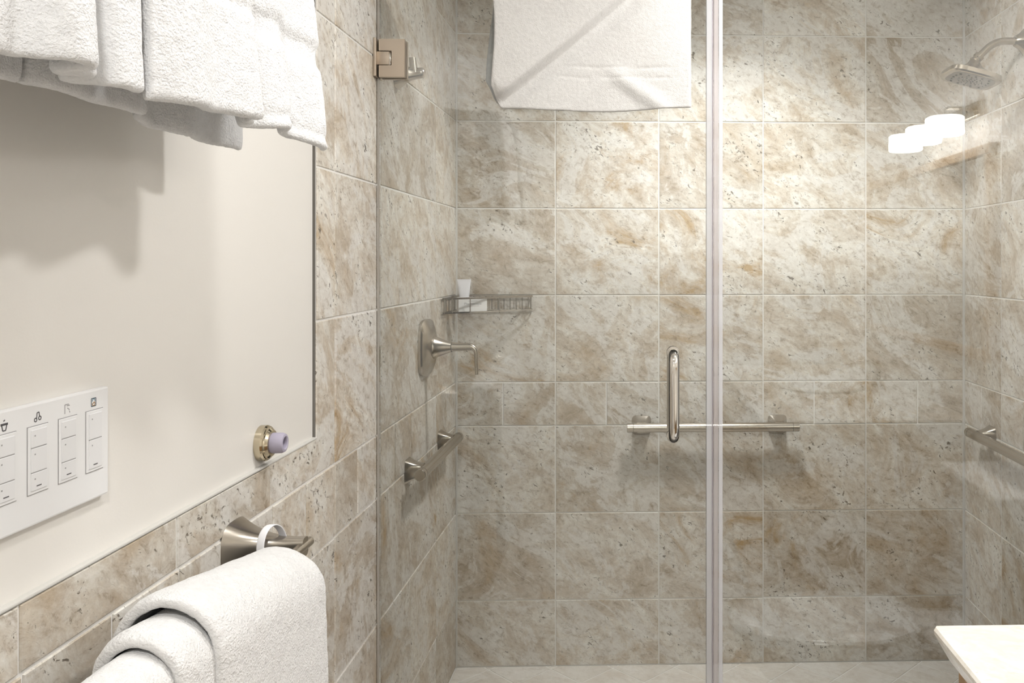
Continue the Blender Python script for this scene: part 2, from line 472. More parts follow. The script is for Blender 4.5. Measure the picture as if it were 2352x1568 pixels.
# the sliver of sealing strip along the hinge side
part('wall_seal', boxm(-.6205, -.6155, YG-.003, YG+.006, GZ0, GZ1, bev=.001), simple('wall_seal', (.50, .47, .43), .4), door)
def hinge(zc):
    h = part('hinge', boxm(-.6225, -.6165, YG-.030, YG+.030, zc-.046, zc+.046, bev=.001), M_NICKEL2, door)
    # U-shaped leaf clamping the glass, front and back
    for s in (-1, 1):
        bm = bmesh.new()
        y0, y1 = (YG-.0175, YG-.0052) if s < 0 else (YG+.0052, YG+.0175)
        U = [(-.613, -.046), (-.5515, -.046), (-.5515, .046), (-.613, .046), (-.613, .0175), (-.5825, .0175), (-.5825, -.0175), (-.613, -.0175)]
        lo = [bm.verts.new((x, y0, zc+z)) for x, z in U]; hi = [bm.verts.new((x, y1, zc+z)) for x, z in U]
        for i in range(8): bm.faces.new((lo[i], lo[(i+1) % 8], hi[(i+1) % 8], hi[i]))
        bm.faces.new(lo[::-1]); bm.faces.new(hi)
        bmesh.ops.recalc_face_normals(bm, faces=bm.faces[:])
        bmesh.ops.bevel(bm, geom=[e for e in bm.edges], offset=.0008, segments=2, affect='EDGES')
        o = obj('leaf', bm, M_NICKEL2, h, auto=30)
    bm = bmesh.new(); box(bm, -.6175, -.5865, YG-.0165, YG+.0165, zc-.016, zc+.016, bev=.0012)
    obj('knuckle', bm, M_NICKEL2, h, auto=30)
    bm = bmesh.new(); lathe(bm, [(-.0162, .0045), (.0162, .0045)], (-.5868, YG-.0125, zc), (0, 0, 1), 16)
    obj('hinge_pin', bm, M_CHROME, h, smooth=True)
hinge(1.9015); hinge(.29)
def pull(s):
    y = YG+s*.056; r = .0132; R = .030; z0, z1 = .990, 1.192; x = .0935
    pts = [(x, YG+s*.0052, z0)]
    pts += arc((x, y-s*R, z0+R), (0, 0, -1), (0, s, 0), R, 0, PI/2, 8)
    pts += [(x, y, z0+.05+k*(z1-z0-.1)/4) for k in range(5)]
    pts += arc((x, y-s*R, z1-R), (0, s, 0), (0, 0, 1), R, 0, PI/2, 8)
    pts += [(x, YG+s*.0052, z1)]
    h = part('handle', tube(bmesh.new(), pts, r, 24), M_CHROME, door, auto=60)
    for z in (z0, z1):
        bm = bmesh.new(); lathe(bm, [(0, .0155), (.003, .0155), (.004, .0145)], (x, YG+s*.005, z), (0, s, 0), 24)
        obj('washer', bm, M_CHROME, h, auto=40)
    return h
pull(-1); pull(1)
part('bottom_sweep', boxm(DX0, .186, YG-.007, YG+.007, .1005, GZ0+.012, bev=.002), M_SEAL, door)

panel = thing('glass_panel', 'fixed clear glass shower screen beside the hinged door', 'glass panel', (FX0, YG, .1))
part('pane', boxm(FX0, FX1, YG-.005, YG+.005, .101, GZ1, bev=.0006, seg=1), M_GLASS, panel)
part('edge_seal', boxm(.1925, .2040, YG-.0075, YG+.0075, .101, GZ1, bev=.002), M_SEAL2, panel)
part('strike_strip', boxm(.2045, .2145, YG-.0090, YG-.0052, .101, GZ1, bev=.0015), M_SEAL, panel)
part('wall_channel', boxm(FX1-.001, XR-.0005, YG-.009, YG+.009, .101, GZ1), M_NICKEL, panel)

# ================================================================ fittings in the shower
def flared_post(bm, wall, nrm, out, base=.033, neck=.0145, zc=0, vflat=1.0):
    """square trumpet-shaped post: wide on the wall, slim at the bar"""
    wall = Vector(wall); nrm = Vector(nrm); u = nrm.cross(Vector((0, 0, 1))); v = Vector((0, 0, 1))
    rings = []
    for k in range(13):
        t = k/12; f = (1-t)**1.8
        hs = neck+(base-neck)*f
        rings.append(superring(wall+nrm*(out*t), u, v, hs*vflat, hs, 5.0, 36))
    rings.insert(0, superring(wall, u, v, base*vflat, base, 5.0, 36))
    return loft(bm, rings)

def grab_bar(label, p0, p1, wall_off, nrm, posts, group=None):
    """p0,p1: ends of the bar axis; posts: base points on the wall"""
    p0, p1 = Vector(p0), Vector(p1); nrm = Vector(nrm)
    root = thing('grab_bar', label, 'grab bar', tuple((p0+p1)/2-nrm*wall_off), group)
    d = (p1-p0).normalized(); L = (p1-p0).length
    part('rail', lathe(bmesh.new(), [(0, .0145), (.0012, .0158), (L-.0012, .0158), (L, .0145)], p0, d, 32), M_NICKEL, root, auto=35)
    for e in (.022, L-.022):
        part('end_joint', lathe(bmesh.new(), [(e-.0006, .01595), (e+.0006, .01595)], p0, d, 32), M_DARK, root, smooth=True)
    for q in posts:
        part('post', flared_post(bmesh.new(), q, nrm, wall_off-.004, .034, .0185, vflat=1.0), M_NICKEL, root, auto=40)
    return root
BZ = .841
grab_bar('brushed nickel grab bar across the shower back wall', (-.026, YB-.052, BZ), (.571, YB-.052, BZ), .052, (0, -1, 0),
         [(.024, YB, BZ), (.503, YB, BZ)])
grab_bar('brushed nickel grab bar below the shower valve', (XL+.048, 2.345, BZ), (XL+.048, 2.86, BZ), .048, (1, 0, 0),
         [(XL, 2.405, BZ), (XL, 2.800, BZ)])
grab_bar('brushed nickel grab bar below the shower head', (XR-.048, 2.345, BZ), (XR-.048, 2.89, BZ), .048, (-1, 0, 0),
         [(XR, 2.405, BZ), (XR, 2.815, BZ)])

# shower valve
VY, VZ = 2.597, 1.160
valve = thing('shower_valve', 'brushed nickel shower valve with lever handle on a faceted plate', 'shower valve', (XL, VY, VZ))
rings = []
for dx, hs, e in ((0, .083, 3.6), (.008, .083, 3.6), (.013, .080, 3.4), (.022, .062, 3.0), (.028, .046, 2.4), (.030, .034, 2.0)):
    rings.append(superring((XL+dx, VY, VZ), (0, 1, 0), (0, 0, 1), hs, hs, e, 48))
part('escutcheon', loft(bmesh.new(), rings), M_NICKEL, valve, auto=28)
part('hub', lathe(bmesh.new(), [(.026, .0345), (.031, .0345), (.036, .031), (.058, .022), (.079, .0145), (.0805, .014)], (XL, VY, VZ), (1, 0, 0), 40), M_NICKEL, valve, auto=35)
part('hub_joint', lathe(bmesh.new(), [(.0795, .0148), (.0812, .0148)], (XL, VY, VZ), (1, 0, 0), 40), M_DARK, valve, smooth=True)
lv = []
for t in range(7): lv.append((Vector((XL+.081+.052*t/6, VY, VZ+.001)), .0138-.003*math.sin(t/6*PI/2), .0138-.0022*math.sin(t/6*PI/2)))
cx = XL+.133; R = .020
for k in range(1, 9):
    a = k/8*PI/2
    lv.append((Vector((cx+R*math.sin(a), VY, VZ+.001-R+R*math.cos(a))), .0105, .0114-.0054*k/8))
for k in range(1, 6):
    lv.append((Vector((cx+R+.001*k/5, VY, VZ+.001-R-.062*k/5)), .0105-.0012*k/5, .0060-.0002*k))
rings = []
for i, (p, hw, ht) in enumerate(lv):
    d = (lv[min(i+1, len(lv)-1)][0]-lv[max(i-1, 0)][0]).normalized()
    u = Vector((0, 1, 0)); v = d.cross(u).normalized()
    rings.append(superring(p, u, v, hw, ht, 2.4, 28))
part('lever', loft(bmesh.new(), rings), M_NICKEL, valve, auto=50)

# robe hook behind the hinge
HY, HZ = 2.300, 1.905
hook = thing('robe_hook', 'brushed nickel robe hook beside the upper door hinge', 'hook', (XL, HY, HZ))
rings = []
for k in range(15):
    t = k/14; hs = .0142+.0215*(1-t)**2.4
    rings.append(superring((XL+.064*t, HY, HZ-.002+.006*t), (0, 1, 0), (0, 0, 1), hs, hs, 4-2*t, 28))
for t in (.25, .55, .8, .95):
    rr = .0142*math.sqrt(1-t*t); rings.append(superring((XL+.064+.010*t, HY, HZ+.004), (0, 1, 0), (0, 0, 1), rr, rr, 2, 28))
part('stem', loft(bmesh.new(), rings), M_NICKEL, hook, auto=45)
rings = []
for k in range(8):
    t = k/7; rings.append(superring((XL+.046-.005*t, HY-.006, HZ+.002+.040*t), (0, 1, 0), (1, 0, .1), .0090-.001*t, .0088-.0005*t, 5, 24))
part('prong', loft(bmesh.new(), rings), M_NICKEL, hook, auto=45)

# shower head
SY, SZ = 2.56, 2.072
head = thing('showerhead', 'nickel shower head with rounded square spray face on a bent arm', 'shower head', (XR, SY, SZ))
part('flange', lathe(bmesh.new(), [(0, .042), (.004, .042), (.010, .036), (.022, .024), (.036, .0165)], (XR, SY, SZ), (-1, 0, 0), 40), M_HEAD, head, auto=40)
ap = [Vector((XR-.02, SY, SZ)), Vector((XR-.062, SY, SZ))]
ap += arc((XR-.062, SY, SZ-.085), (0, 0, 1), (-1, 0, 0), .085, math.radians(4), math.radians(46), 10)
dlast = (ap[-1]-ap[-2]).normalized(); ap.append(ap[-1]+dlast*.030)
part('arm', tube(bmesh.new(), ap, .0108, 24), M_HEAD, head, auto=50)
tip = ap[-1]
part('swivel_nut', lathe(bmesh.new(), [(-.006, .0118), (-.004, .0150), (.007, .0150), (.010, .0125), (.016, .0125), (.020, .0155)], tip, dlast, 28), M_HEAD, head, auto=35)
ax = Vector((-.25, -.01, -.968)).normalized()
hu = Vector((1, 0, 0)); hu = (hu-ax*hu.dot(ax)).normalized(); hv = ax.cross(hu).normalized()
b0 = tip+dlast*.016
rings = []
for t, hs, e in ((0, .0150, 2.0), (.006, .0165, 2.2), (.014, .021, 2.6), (.024, .031, 3.0), (.033, .0455, 3.4), (.040, .058, 3.8), (.0445, .070, 4.2), (.0455, .0775, 4.4), (.0580, .0790, 4.4), (.0620, .0755, 4.4), (.0625, .068, 4.2)):
    rings.append(superring(b0+ax*t, hu, hv, hs, hs*.97, e, 56))
part('head_shell', loft(bmesh.new(), rings), M_HEAD, head, auto=30)
fc = b0+ax*.0610
part('spray_face', loft(bmesh.new(), [superring(fc, hu, hv,   .066, .064, 4.2, 56), superring(fc+ax*.0025, hu, hv, .064, .062, 4.2, 56), superring(fc+ax*.0022, hu, hv, .03, .03, 3, 56)]),
     simple('spray_face', (.22, .20, .175), .45, .5), head, auto=30)
bm = bmesh.new()
for n_, rad, sz in ((6, .009, .0024), (11, .021, .0026), (15, .035, .0024), (16, .050, .0040)):
    for k in range(n_):
        a = 2*PI*k/n_+n_*.37
        ex = 1.0 if rad < .05 else 1.0/max(abs(math.cos(a)), abs(math.sin(a)))**.6
        c = fc+ax*.0015+(hu*math.cos(a)+hv*math.sin(a))*rad*ex
        lathe(bm, [(0, sz), (.003, sz*.85)], c, ax, 8)
nz_ = part('nozzles', bm, M_DARK, head); nz_['kind'] = 'stuff'

# corner basket
BT, BB = 1.297, 1.246
cb = thing('shower_basket', 'nickel wire corner basket hung where two tiled walls meet', 'basket', (XL, YB, BB))
def frontline(t):    # from the left wall to the back wall
    return Vector((-.618+.262*t, 2.815+.215*t**1.15, 0))
cn = Vector((-.618, 3.044, 0))
def strip(bm, pts, z0, z1, th=.0012):
    for a, b in zip(pts, pts[1:]):
        d = (b-a).normalized(); n_ = Vector((-d.y, d.x, 0))*th
        q = [a-n_, b-n_, b+n_, a+n_]
        lo = [bm.verts.new((p.x, p.y, z0)) for p in q]; hi = [bm.verts.new((p.x, p.y, z1)) for p in q]
        for i in range(4): bm.faces.new((lo[i], lo[(i+1) % 4], hi[(i+1) % 4], hi[i]))
        bm.faces.new(lo[::-1]); bm.faces.new(hi)
    return bm
ring = [cn]+[frontline(k/14) for k in range(15)]+[Vector((-.356, 3.044, 0)), cn]
part('top_rail', strip(bmesh.new(), ring, BT-.006, BT), M_NICKEL, cb)
part('bottom_rail', strip(bmesh.new(), ring, BB, BB+.004), M_CHROME, cb)
def wire(name, pts, r=.0019):
    return part(name, tube(bmesh.new(), pts, r, 6), M_WIRE, cb)
for t in (.02, .105, .30, .62, .985):
    p = frontline(t)
    wire('upright', [(p.x, p.y, BB+.002), (p.x, p.y, BT-.003)])
for k in range(4):
    y = 2.86+k*.047; wire('upright', [(-.6165, y, BB+.002), (-.6165, y, BT-.003)])
for k in range(12):
    x = -.602+k*.0210; t = (x+.618)/.262; wire('upright', [(x, 3.042, BB+.002), (x, 3.042, BT-.003)])
for k in range(19):
    x = -.612+k*.0136; t = (x+.618)/.262; p = frontline(t)
    wire('floor_wire', [(x, p.y, BB+.0015), (x, 3.043, BB+.0015)], .0012)
# small amenity tube standing on its cap
tb = thing('lotion_tube', 'small white lotion tube standing on its cap in the basket', 'tube', (-.582, 2.985, BB+.003))
rings = []
for t in range(13):
    s = t/12; z = BB+.020+.083*s
    hw = .0150+.0085*s**1.2; ht = .0148*(1-s)**.8+.0011
    rings.append(superring((-.582, 2.985, z), (1, 0, 0), (0, 1, 0), hw, ht, 2+1.5*s, 28))
rings.append(superring((-.582, 2.985, BB+.108), (1, 0, 0), (0, 1, 0), .0240, .0010, 6, 28))
part('tube_body', loft(bmesh.new(), rings), M_TUBE, tb, auto=50)
part('cap', lathe(bmesh.new(), [(0, .0135), (.001, .0142), (.018, .0145), (.0185, .0135)], (-.582, 2.985, BB+.003), (0, 0, 1), 28), M_TUBE, tb, auto=40)
# soap carton
SX, SY_, SL, ST = -.541, 2.905, .0475, .014
sbx = thing('soap_carton', 'small white printed soap carton lying in the basket', 'box', (SX, SY_, BB+.003))
part('carton', boxm(SX-SL, SX+SL, SY_-ST, SY_+ST, BB+.003, BB+.050, bev=.0008, seg=1), M_CARD, sbx)
def text(body, size, loc, rot, m, par, name='print', extr=.0002, align='CENTER'):
    cu = bpy.data.curves.new(name, 'FONT'); cu.body = body; cu.size = size; cu.align_x = align; cu.align_y = 'CENTER'; cu.extrude = extr
    cu.resolution_u = 3
    t = bpy.data.objects.new(name, cu); C.objects.link(t)
    dg_ = bpy.context.evaluated_depsgraph_get(); me = bpy.data.meshes.new_from_object(t.evaluated_get(dg_))
    bpy.data.objects.remove(t)
    me.transform(Matrix.Translation(loc) @ rot.to_4x4())
    o = obj(name, me, m); 
    if not me.materials: me.materials.append(m)
    child(o, par); return o
RB = ROT['back']
SF = SY_-ST
text('Pharmacopia', .0112, (SX, SF-.0002, BB+.029), RB, M_GREYPR, sbx, 'printed_name')
part('print_line', boxm(SX-.016, SX+.016, SF-.0004, SF+.0001, BB+.0375, BB+.0383), M_GREYPR, sbx)
part('print_line', boxm(SX-.021, SX+.021, SF-.0004, SF+.0001, BB+.0205, BB+.0213), simple('rose_print', (.50, .40, .40), .6), sbx)
sbx.rotation_euler = (0, 0, math.radians(25))

# ================================================================ left wall fittings
# door stop
DSY, DSZ = 1.487, 1.107
XP = XL-.008
ds = thing('door_stop', 'round brass-toned wall door stop with grey rubber bumper', 'door stop', (XP, DSY, DSZ))
M_BRASS = simple('pale_brass', (.60, .53, .40), .14, 1.0)
part('base', lathe(bmesh.new(), [(0, .0300), (.0105, .0300), (.0135, .0280), (.0140, .0262), (.0165, .0255), (.0200, .0215), (.0205, .0185)], (XP, DSY, DSZ), (1, 0, 0), 48), M_BRASS, ds, auto=30)
part('bumper', lathe(bmesh.new(), [(.018, .0172), (.036, .0172), (.0405, .0150), (.0415, .0115), (.0400, .0095), (.0270, .0085)], (XP, DSY, DSZ), (1, 0, 0), 40), M_RUBBER, ds, auto=40)

# switch plate with four control modules
PY0, PY1, PZ0, PZ1 = .851, 1.049, 1.139, 1.2655
sw = thing('switch_plate', 'white wall plate with four push-button controls and small icons', 'switch plate', (XP, (PY0+PY1)/2, (PZ0+PZ1)/2))
part('plate', boxm(XP, XP+.0080, PY0, PY1, PZ0, PZ1, bev=.0022), M_PLASTIC, sw)
XF = XP+.0080
dev = [(.879, 3), (.9265, 3), (.9745, 3), (1.0215, 2)]
for yc, nb in dev:
    z0, z1 = 1.1715, 1.2425
    d = part('control_module', boxm(XF-.001, XF+.0004, yc-.0160, yc+.0160, z0, z1), M_GREYPR, sw)
    bezel = boxm(XF-.0005, XF+.0012, yc-.0153, yc+.0153, z0+.0008, z1-.0008, bev=.0004, seg=1)
    obj('bezel', bezel, M_PLASTIC, d)
    zs = [z1-.0035-(z1-z0-.007)*f for f in ((0, .30, .70, 1) if nb == 3 else (0, .47, 1))]
    for a, b in zip(zs, zs[1:]):
        obj('button', boxm(XF+.0008, XF+.0021, yc-.0118, yc+.0118, b+.0005, a-.0005, bev=.0004, seg=1), M_PLASTICG, d)
        obj('button_mark', boxm(XF+.0020, XF+.00225, yc-.0075, yc-.0058, a-.0075, a-.0060), M_GREYPR, d)
    for a in zs[1:-1]:
        obj('button_gap', boxm(XF+.0011, XF+.0016, yc-.0118, yc+.0118, a-.0005, a+.0005), M_GREYPR, d)
    obj('indicator', boxm(XF+.0020, XF+.0023, yc-.0045, yc+.0030, zs[-1]+.0042, zs[-1]+.0053), M_BLACKPR, d)
def icon(name, segs, m, wd=.0005, par=sw):
    """flat print on the plate: line segments in (y,z)"""
    bm = bmesh.new()
    for (ya, za), (yb, zb) in segs:
        a, b = Vector((0, ya, za)), Vector((0, yb, zb)); d = (b-a); L = d.length
        if L < 1e-6: continue
        n_ = Vector((0, -d.z, d.y))/L*wd
        q = [a-n_, b-n_, b+n_, a+n_]
        lo = [bm.verts.new((XF-.0002, p.y, p.z)) for p in q]; hi = [bm.verts.new((XF+.0002, p.y, p.z)) for p in q]
        for i in range(4): bm.faces.new((lo[i], lo[(i+1) % 4], hi[(i+1) % 4], hi[i]))
        bm.faces.new(hi)
    return part(name, bm, m, par)
def poly_segs(P, closed=True):
    return list(zip(P, P[1:]+(P[:1] if closed else [])))[: len(P) if closed else len(P)-1]
def circ(cy, cz, r, n=12, a0=0, a1=2*PI):
    return [(cy+r*math.cos(a0+(a1-a0)*k/n), cz+r*math.sin(a0+(a1-a0)*k/n)) for k in range(n+1)]
IZ = 1.2510
# square symbol with a curl, teal above and orange below
y = 1.0205
icon('icon_print', poly_segs([(y-.0042, IZ-.0045), (y+.0042, IZ-.0045), (y+.0042, IZ+.0045), (y-.0042, IZ+.0045)]), simple('teal_print', (.07, .10, .12), .6))
icon('icon_print', poly_segs(circ(y, IZ+.0018, .0022, 12, -.4, PI*1.1), False), simple('teal_light_print', (.10, .22, .30), .6))
icon('icon_print', poly_segs(circ(y, IZ-.0018, .0024, 12, -PI, .9), False)+[((y-.0024, IZ-.0018), (y+.002, IZ+.0002))], simple('orange_print', (.35, .18, .06), .6))
# shower symbol
y = .9745
icon('icon_print', [((y-.0045, IZ-.005), (y-.0045, IZ+.005)), ((y-.0045, IZ+.005), (y+.002, IZ+.005)), ((y-.001, IZ+.0035), (y+.0035, IZ+.0035)),
                    ((y, IZ+.001), (y+.001, IZ)), ((y+.002, IZ), (y+.003, IZ-.002)), ((y+.003, IZ-.003), (y+.004, IZ-.0045))], M_GREYPR, .0005)
# two joined notes
y = .9265
icon('icon_print', poly_segs(circ(y-.003, IZ-.003, .0019))+poly_segs(circ(y+.0035, IZ-.002, .0019))+[((y-.0015, IZ-.002), (y-.0008, IZ+.004)), ((y-.0008, IZ+.004), (y+.0022, IZ+.0045)), ((y+.0022, IZ+.0045), (y+.003, IZ-.0005))], M_BLACKPR, .00055)
# basin symbol
y = .8785
icon('icon_print', [((y-.005, IZ+.0012), (y+.005, IZ+.0012)), ((y-.005, IZ+.0002), (y+.005, IZ+.0002)), ((y-.0035, IZ), (y-.002, IZ-.0055)), ((y+.0035, IZ), (y+.002, IZ-.0055)), ((y-.002, IZ-.0055), (y+.002, IZ-.0055)), ((y-.001, IZ+.004), (y+.001, IZ+.005))], M_BLACKPR, .0006)

# ---------------------------------------------------------------- towel bars on the left wall
def towel_bar(label, xb, zb, y0, y1, base, posts, rad=.0075, wallx=XP):
    root = thing('towel_bar', label, 'towel bar', (wallx, (y0+y1)/2, zb))
    part('rail', lathe(bmesh.new(), [(0, rad-.001), (.001, rad), (y1-y0-.001, rad), (y1-y0, rad-.001)], (xb, y0, zb), (0, 1, 0), 24), M_NICKEL, root, auto=40)
    for yp in posts:
        rings = []
        out = xb-wallx+.004
        for k in range(17):
            t = k/16; f = (1-t)**2.2
            rings.append(superring((wallx+out*t, yp, zb-.004*(1-t)), (0, 1, 0), (0, 0, 1), .0125+(base-.0125)*f, .0150+(base-.0150)*f, 3.2, 36))
        part('post', loft(bmesh.new(), rings), M_NICKEL, root, auto=40)
    return root
LBX, LBZ = -.518, .968
towel_bar('brushed nickel towel bar with flared posts under the painted wall', LBX, LBZ, .30, 1.402, .047, (1.374, .33), wallx=XL)
UBX, UBZ = -.515, 1.905
towel_bar('nickel towel bar high on the cream wall, covered by towels', UBX, UBZ, .16, 1.325, .030, (1.30, .19))

# ---------------------------------------------------------------- cloth
def noise_tex(name, size):
    t = bpy.data.textures.new(name, 'CLOUDS'); t.noise_scale = size; t.noise_depth = 2; return t
T_FINE = noise_tex('terry_pile', .006); T_MID = noise_tex('cloth_wobble', .05)
def cloth_finish(o, thick, fine=.0016, mid=.003, sub=1, offset=0.0):
    so = o.modifiers.new('thickness', 'SOLIDIFY'); so.thickness = thick; so.offset = offset; so.use_even_offset = False
    if sub:
        ss = o.modifiers.new('smooth', 'SUBSURF'); ss.levels = sub; ss.render_levels = sub
    if mid:
        d = o.modifiers.new('wobble', 'DISPLACE'); d.texture = T_MID; d.strength = mid; d.mid_level = .5; d.texture_coords = 'LOCAL'
    if fine:
        d = o.modifiers.new('pile', 'DISPLACE'); d.texture = T_FINE; d.strength = fine; d.mid_level = .5; d.texture_coords = 'LOCAL'
    for p in o.data.polygons: p.use_smooth = True
def sstep(a, b, x):
    t = min(1, max(0, (x-a)/(b-a))); return t*t*(3-2*t)
def gauss(x, c, s): return math.exp(-((x-c)/s)**2)

def drape_grid(xc, zt, rb, rf, ys, hem_b, hem_f, fold, nz1=26, narc=12, nz2=40, fan=0.0, flare=0.0):
    """rows of points: back hem -> over the bar -> front hem, for every y in ys"""
    rows = []
    ym = (ys[0]+ys[-1])/2
    for y in ys:
        col = []
        def add(x, z, depth, front):
            yy = y+(y-ym)*fan*depth
            dx = fold(y, depth, front)
            col.append(Vector((x+dx, yy, z)))
        zb0 = hem_b(y); r = (rb+rf)/2
        for k in range(nz1):
            t = k/nz1; z = zb0+(zt-r-zb0)*t; dep = (zt-z)/(zt-zb0)
            add(xc-rb-.4*flare*dep, z, dep, 0)
        for k in range(narc+1):
            a = PI-PI*k/narc
            x = xc+(rf if math.cos(a) > 0 else rb)*math.cos(a); z = zt-r+r*math.sin(a)
            add(x, z, (zt-z)/(zt-hem_f(y)), 1 if math.cos(a) > 0 else 0)
        zf0 = hem_f(y)
        for k in range(1, nz2+1):
            t = k/nz2; z = zt-r+(zf0-zt+r)*t; dep = (zt-z)/(zt-zf0)
            add(xc+rf+flare*dep, z, dep, 1)
        rows.append(col)
    return rows
def grid_bm(rows, bm=None):
    bm = bm or bmesh.new()
    V = [[bm.verts.new(p) for p in r] for r in rows]
    for a, b in zip(V, V[1:]):
        for i in range(len(a)-1): bm.faces.new((a[i], a[i+1], b[i+1], b[i]))
    return bm
def linsp(a, b, n): return [a+(b-a)*k/(n-1) for k in range(n)]

# ---- upper towels -------------------------------------------------------
GT = 'white bath towels on the high bar'
def band(y, depth, lo, hi, amt): return amt*(sstep(lo-.006, lo, depth)-sstep(hi, hi+.006, depth))
# far towel
def fold1(y, d, f):
    w_ = d**1.2
    v = .013*w_*math.cos((y-1.205)*2*PI/.125) + .010*w_*gauss(y, .985, .025)
    v -= (band(y, d, .62, .69, .006)+band(y, d, .945, .955, .004))*(1 if f else -1)
    return v*(1 if f else .6)
rows = drape_grid(UBX, UBZ+.030, .030, .052, linsp(.966, 1.222, 46), lambda y: 1.566, lambda y: 1.571+.006*math.sin(y*24), fold1, flare=.022)
t1 = obj('bath_towel', grid_bm(rows), M_TOWEL); cloth_finish(t1, .012)
tag(t1, 'white bath towel with woven band, end one on the high bar near the shower', 'towel')
# middle towel, folded double and standing further out
def fold2(y, d, f):
    w_ = d**1.1
    v = .016*w_*gauss(y, .955, .05)+.012*w_*gauss(y, .84, .03)-.012*w_*gauss(y, .79, .018)
    v -= band(y, d, .69, .70, .004)*(1 if f else -1)+band(y, d, .94, .95, .004)*(1 if f else -1)
    return v*(1 if f else .5)
rows = drape_grid(UBX, UBZ+.046, .022, .070, linsp(.792, .966, 36), lambda y: 1.571, lambda y: 1.556+.012*(y-.78)/.2, fold2, flare=.018)
t2 = obj('bath_towel', grid_bm(rows), M_TOWEL); cloth_finish(t2, .014)
tag(t2, 'thick folded white towel between two others on the high bar', 'towel')
# near towel with deep folds
def fold3(y, d, f):
    w_ = d**1.0
    v = -.040*w_*gauss(y, .742, .010)-.034*w_*gauss(y, .716, .007)+.012*w_*gauss(y, .690, .022)
    v -= .030*w_*sstep(.680, .664, y)
    return v*(1 if f else .5)
rows = drape_grid(UBX, UBZ+.034, .026, .062, linsp(.40, .786, 96), lambda y: 1.570, lambda y: 1.563+.002*math.sin(y*30), fold3, flare=.014)
t3 = obj('bath_towel', grid_bm(rows), M_TOWEL); cloth_finish(t3, .011)
tag(t3, 'white bath towel with deep vertical creases on the high bar', 'towel')

# ---- towel folded over the lower bar: three nested layers ---------------
bm = bmesh.new()
def layer(bm, half_, zt, y0, y1, n, hemf, wob, tilt=0.0):
    def fold(y, d, f):
        e = .010*sstep(.03, 0, y-y0)*(-1 if f else 1)*min(1, d*3+.3)      # edge rolls in at the near end
        return e+wob*math.sin(y*31+d*5)*d+(.018*d if f else -.004*d)
    rows = drape_grid(LBX-.004, zt, half_-.004, half_+.004, linsp(y0, y1, n), lambda y: .52, lambda y: hemf, fold, nz1=22, narc=18, nz2=26)
    for col in rows:
        for p in col:
            p.z += tilt*(p.y-1.08)*sstep(.70, .95, p.z)
            if p.y-y0 < .02: p.z -= .006*(1-(p.y-y0)/.02)**2
    grid_bm(rows, bm)
layer(bm, .060, 1.024, .975, 1.285, 44, .44, .003, -.157)
layer(bm, .0465, 1.005, .918, 1.250, 44, .47, .002, -.10)
layer(bm, .034, .993, .52, 1.220, 84, .40, .003, -.04)
lt = obj('hand_towel', bm, M_TOWEL3); cloth_finish(lt, .0125, fine=.0018, mid=.003)
tag(lt, 'thick white towel folded in layers over the lower towel bar', 'towel')
lpts = []
for k in range(41):
    a = -PI*.5+2*PI*k/40
    lpts.append((-.556+.008*math.cos(a+.4), 1.352+.026*math.cos(a), .974+.034*math.sin(a)))
bm = bmesh.new(); rings = []
for i, p in enumerate(lpts):
    p = Vector(p); d = (Vector(lpts[(i+1) % 40])-Vector(lpts[i-1 if i else 39])).normalized(); a_ = Vector((1, 0, 0)); b_ = d.cross(a_).normalized()
    rings.append(superring(p, a_, b_, .0058, .0011, 3, 12))
loft(bm, rings)
lo_ = obj('hanging_loop', bm, M_STRAP, lt, smooth=True)

# ---- towel thrown over the glass door -----------------------------------
def dt_front(X, z):
    """distance of the outside flap from the glass, with the diagonal fold"""
    # fold line from (-.30,1.82) up to (-.03,2.05)
    n_ = Vector((-.648, .761)); s = (X+.30)*n_.x+(z-1.815)*n_.y
    fold_ = .036*sstep(-.004, .010, s)*sstep(1.775, 1.83, z)
    v = .010+fold_
    v += .006*gauss(s, -.055, .03)-.005*gauss(s, -.02, .014)
    v += .006*math.sin(X*13+z*6+1.0)*sstep(2.10, 1.95, z)*.5
    v += .007*gauss((X-.05)*.55+(z-1.80)*.83, 0, .018)*sstep(.12, .06, X)*sstep(-.10, .0, X)
    v += .005*gauss((X+.12)*.6-(z-1.81)*.8, 0, .014)*sstep(1.90, 1.84, z)
    for zz in (1.882, 1.858): v -= .0022*gauss(z, zz, .0022)*sstep(-.22, -.12, X)*sstep(.12, .06, X)
    return max(v, .008)
def dt_bottom(X): return 1.783-.006*gauss(X, -.05, .12)+.004*math.sin(X*9)
rows = []
for i in range(78):
    u = i/77; X = -.336+.473*u
    col = []
    zb = dt_bottom(X)+.050*(1-sstep(0, .045, u))**2*1.0
    for k in range(70):
        z = zb+(GZ1+.004-zb)*k/69
        xx = X+.006*(z-1.8)*(1-u)*0+.004*math.sin(z*20)*(1-u)
        col.append(Vector((xx, YG-.005-dt_front(X, z), z)))
    for k in range(1, 8):
        a = PI*k/8; r = .016
        col.append(Vector((X, YG-math.cos(a)*r, GZ1+.006+math.sin(a)*r*.9)))
    zi = 1.800+.01*math.sin(X*8)+.055*(1-sstep(0, .09, u))**2
    for k in range(30):
        z = GZ1+.004+(zi-GZ1-.004)*k/29
        col.append(Vector((X-.024*sstep(0, 1, k/29)-.003, YG+.016+.004*math.sin(X*20+z*9)*k/29, z)))
    rows.append(col)
dtw = obj('bath_mat_towel', grid_bm(rows), M_TOWEL2); cloth_finish(dtw, .008, fine=.0007, mid=.0015)
tag(dtw, 'off-white towel hung over the top of the glass shower door', 'towel')

